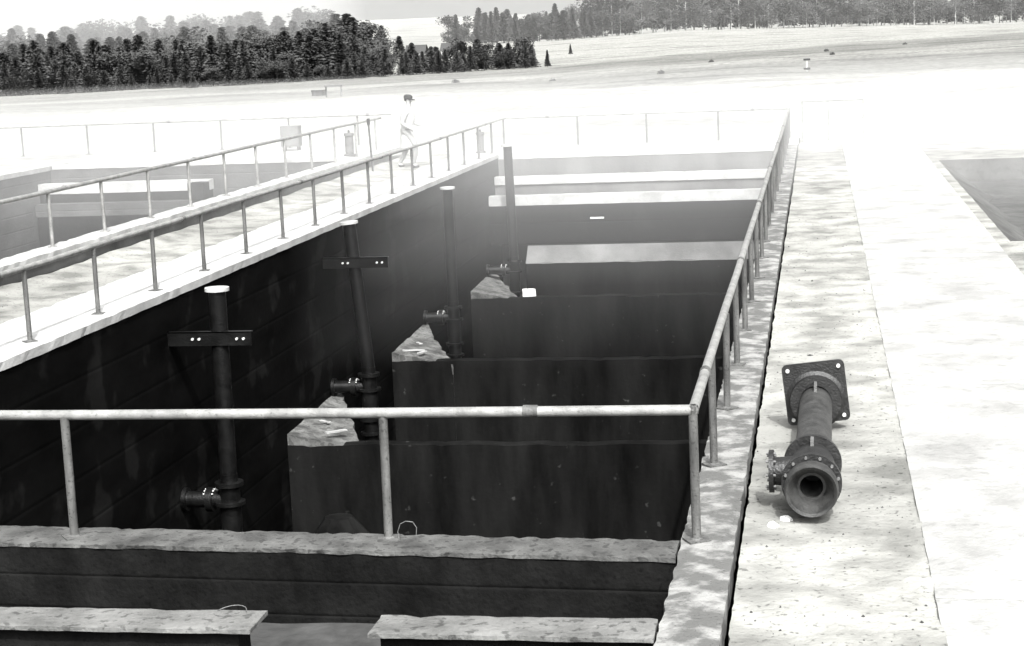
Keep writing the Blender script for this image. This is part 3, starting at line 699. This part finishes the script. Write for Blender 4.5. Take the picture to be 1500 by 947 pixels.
row('forest_tree', -.53, -.25, 380, 3.0, 11, 14.5, LB, BG_, 6, 1.6)
row('forest_tree', -.53, -.27, 393, 3.0, 12, 15.5, LB, BG_, 4, 1.6)
row('forest_tree', -.265, -.158, 333, 1.6, 3.8, 5.8, 'low dark tree in the thin strip right of the left forest', 'low trees of the forest strip', 2, 1.5)
row('forest_tree', -.265, -.158, 339, 1.9, 4.5, 6.8, 'low dark tree in the thin strip right of the left forest', 'low trees of the forest strip', 2, 1.5)
tree('small_spruce', atu(-.149, 330), 331, 3.4, 'single small spruce just right of the forest strip tip', None)
tree('small_spruce', atu(-.136, 420), 421, 2.6, 'lone tiny spruce out on the pale field', None)
tree('forest_tree', atu(-.245, 440), 440, 9.5, 'tall dark tree standing above the white farm buildings', None, 1.6)
tree('forest_tree', atu(-.236, 440), 442, 6.5, 'rounded dark tree beside the white farm buildings', None, 2.2)
# woods on the hill to the right
row('forest_tree', -.205, -.125, 600, 3.0, 8.5, 11.5, 'dark tree at the left end of the hilltop woods', 'left end trees of the hilltop woods', 6)
row('forest_tree', -.19, -.10, 612, 3.4, 10, 13, 'dark tree at the left end of the hilltop woods', 'left end trees of the hilltop woods', 6)
row('birch_tree', -.125, .14, 606, 2.5, 8, 13, 'pale leafy tree along the hilltop woods at upper right', 'leafy trees of the hilltop woods', 6, 1.25)
row('birch_tree', -.12, .14, 618, 2.6, 12, 17, 'pale leafy tree along the hilltop woods at upper right', 'leafy trees of the hilltop woods', 6, 1.25)
row('spruce_tree', -.08, .14, 628, 8, 12, 16, 'dark spruce standing among the pale leafy hilltop trees', 'spruces among the leafy woods', 5)

# ------------------------------------------------------------------ far farm houses and things in the fields
def house(u, Y, wdt, dep, h, label):
    x = atu(u, Y); z = height(x, Y)-.2
    e = empty('farm_house', (x, Y, z), label, 'house')
    b = MB(); b.box(-wdt/2, wdt/2, 0, dep, 0, h); wl = b.build('wall', 'white', e)
    b = MB(); o_ = .4; rh = dep*.42
    b.poly(((-wdt/2-o_, -o_, h), (wdt/2+o_, -o_, h), (wdt/2+o_, dep/2, h+rh), (-wdt/2-o_, dep/2, h+rh)))
    b.poly(((-wdt/2-o_, dep+o_, h), (-wdt/2-o_, dep/2, h+rh), (wdt/2+o_, dep/2, h+rh), (wdt/2+o_, dep+o_, h)))
    for s_ in (-1, 1): b.poly(((s_*wdt/2, -.0, h), (s_*wdt/2, dep, h), (s_*wdt/2, dep/2, h+rh)))
    b.build('roof', 'roof', e)
    for k in range(2):
        b = MB(); xx = -wdt/4+k*wdt/2; b.box(xx-.4, xx+.4, -.06, -.01, h*.4, h*.8); b.build('window', 'iron_dark', e)
house(-.251, 430, 4.2, 5, 2.6, 'white farm house left of the rounded dark tree in the forest gap')
house(-.226, 430, 4.6, 5, 2.4, 'white farm house right of the rounded dark tree in the forest gap')
house(-.206, 436, 4.0, 5, 2.2, 'rightmost small white farm house in the forest gap')
def bush(u, Y, r, label):
    x = atu(u, Y); rnd = random.Random(int(Y*7+u*999)); b = MB()
    for _ in range(120):
        d = Vector((rnd.gauss(0, 1), rnd.gauss(0, 1), abs(rnd.gauss(0, 1)))).normalized()*r*rnd.random()**.4; s_ = r*.2
        uu = Vector((rnd.gauss(0, 1), rnd.gauss(0, 1), rnd.gauss(0, 1))).normalized(); vv = uu.orthogonal().normalized()
        b.quad(d-uu*s_, d-vv*s_*.7, d+uu*s_, d+vv*s_*.7)
    o = b.build('bush', 'needles'); o.location = (x, Y, height(x, Y)); return tag(o, label, 'bush')
bush(-.2, 165, .45, 'dark low bush on the grey field above the person')
bush(-.0815, 150, .35, 'small dark bush in the middle of the grey field strip')
bush(-.143, 140, .3, 'small dark bush left of the middle of the field strip')
bush(-.055, 230, .4, 'tiny bush high on the pale right field')
bush(.008, 260, .4, 'faint bush below the woods on the right hill')
bush(.05, 300, .45, 'faint bush near the top of the right hill field')
bush(.012, 210, .35, 'faint bush under another one on the right hill field')
b = MB(); x_ = atu(-.28, 118); b.rough(-.5, .5, -.3, .3, -.05, .42, .15, .04, 3, .08); o = b.build('crate', 'iron_dark'); o.location = (x_, 118, height(x_, 118)); tag(o, 'small dark crate standing on the field left of the person', 'crate')
x_ = atu(-.2705, 112); e = empty('trestle', (x_, 112, height(x_, 112)), 'pale trestle frame on the field beside the dark crate', 'trestle')
for xx in (-.55, .55):
    b = MB(); b.box(xx-.05, xx+.05, -.05, .05, -.1, .75); b.build('leg', 'wood' if xx > 0 else 'iron_dark', e)
b = MB(); b.box(-.65, .65, -.1, .1, .75, .87); b.build('beam', 'far_wall', e)
x_ = atu(.0003, 128); e = empty('field_marker', (x_, 128, height(x_, 128)), 'thin pale marker post with two dark bars standing on the right field', 'marker')
b = MB(); b.box(-.07, .07, -.03, .03, -.1, 1.05); b.build('post', 'bare', e)
for zz_ in (.15, .85):
    b = MB(); b.box(-.26, .26, -.05, -.033, zz_, zz_+.16); b.build('bar', 'iron_dark', e)

# ------------------------------------------------------------------ volume boxes added as a flare veil over the tanks, haze over the far country
def haze(x0, x1, y0, y1, z0, z1, dens, label):
    b = MB(); b.box(x0, x1, y0, y1, z0, z1)
    m = bpy.data.materials.new('haze'); m.use_nodes = True; t = m.node_tree
    t.nodes.remove(t.nodes["Principled BSDF"]); v = t.nodes.new("ShaderNodeVolumePrincipled")
    v.inputs["Color"].default_value = (.97, .97, .965, 1); v.inputs["Density"].default_value = dens; v.inputs["Anisotropy"].default_value = .0
    t.links.new(v.outputs[0], t.nodes["Material Output"].inputs["Volume"])
    o = b.build('haze', m); o['kind'] = 'stuff'; tag(o, label, 'haze'); return o
haze(-62, 32, 18, 47.6, -2.3, 1.3, .0045, 'widest thin added flare veil over the main tank')  # these three added volumes imitate lens flare washing out the far tanks
haze(-61, 31, 21, 47.3, -1.3, 1.8, .0075, 'thicker added flare veil over the far end of the tanks')
haze(-60, 30, 25, 47, -.4, 2.3, .012, 'densest added flare veil above the far railings and the person')
haze(-330, -104, 353, 399, -15, 40, .011, 'pale mist hanging in the rear of the left forest')
haze(-900, 700, 470, 1250, -30, 60, .0007, 'pale haze in and above the distant woods')
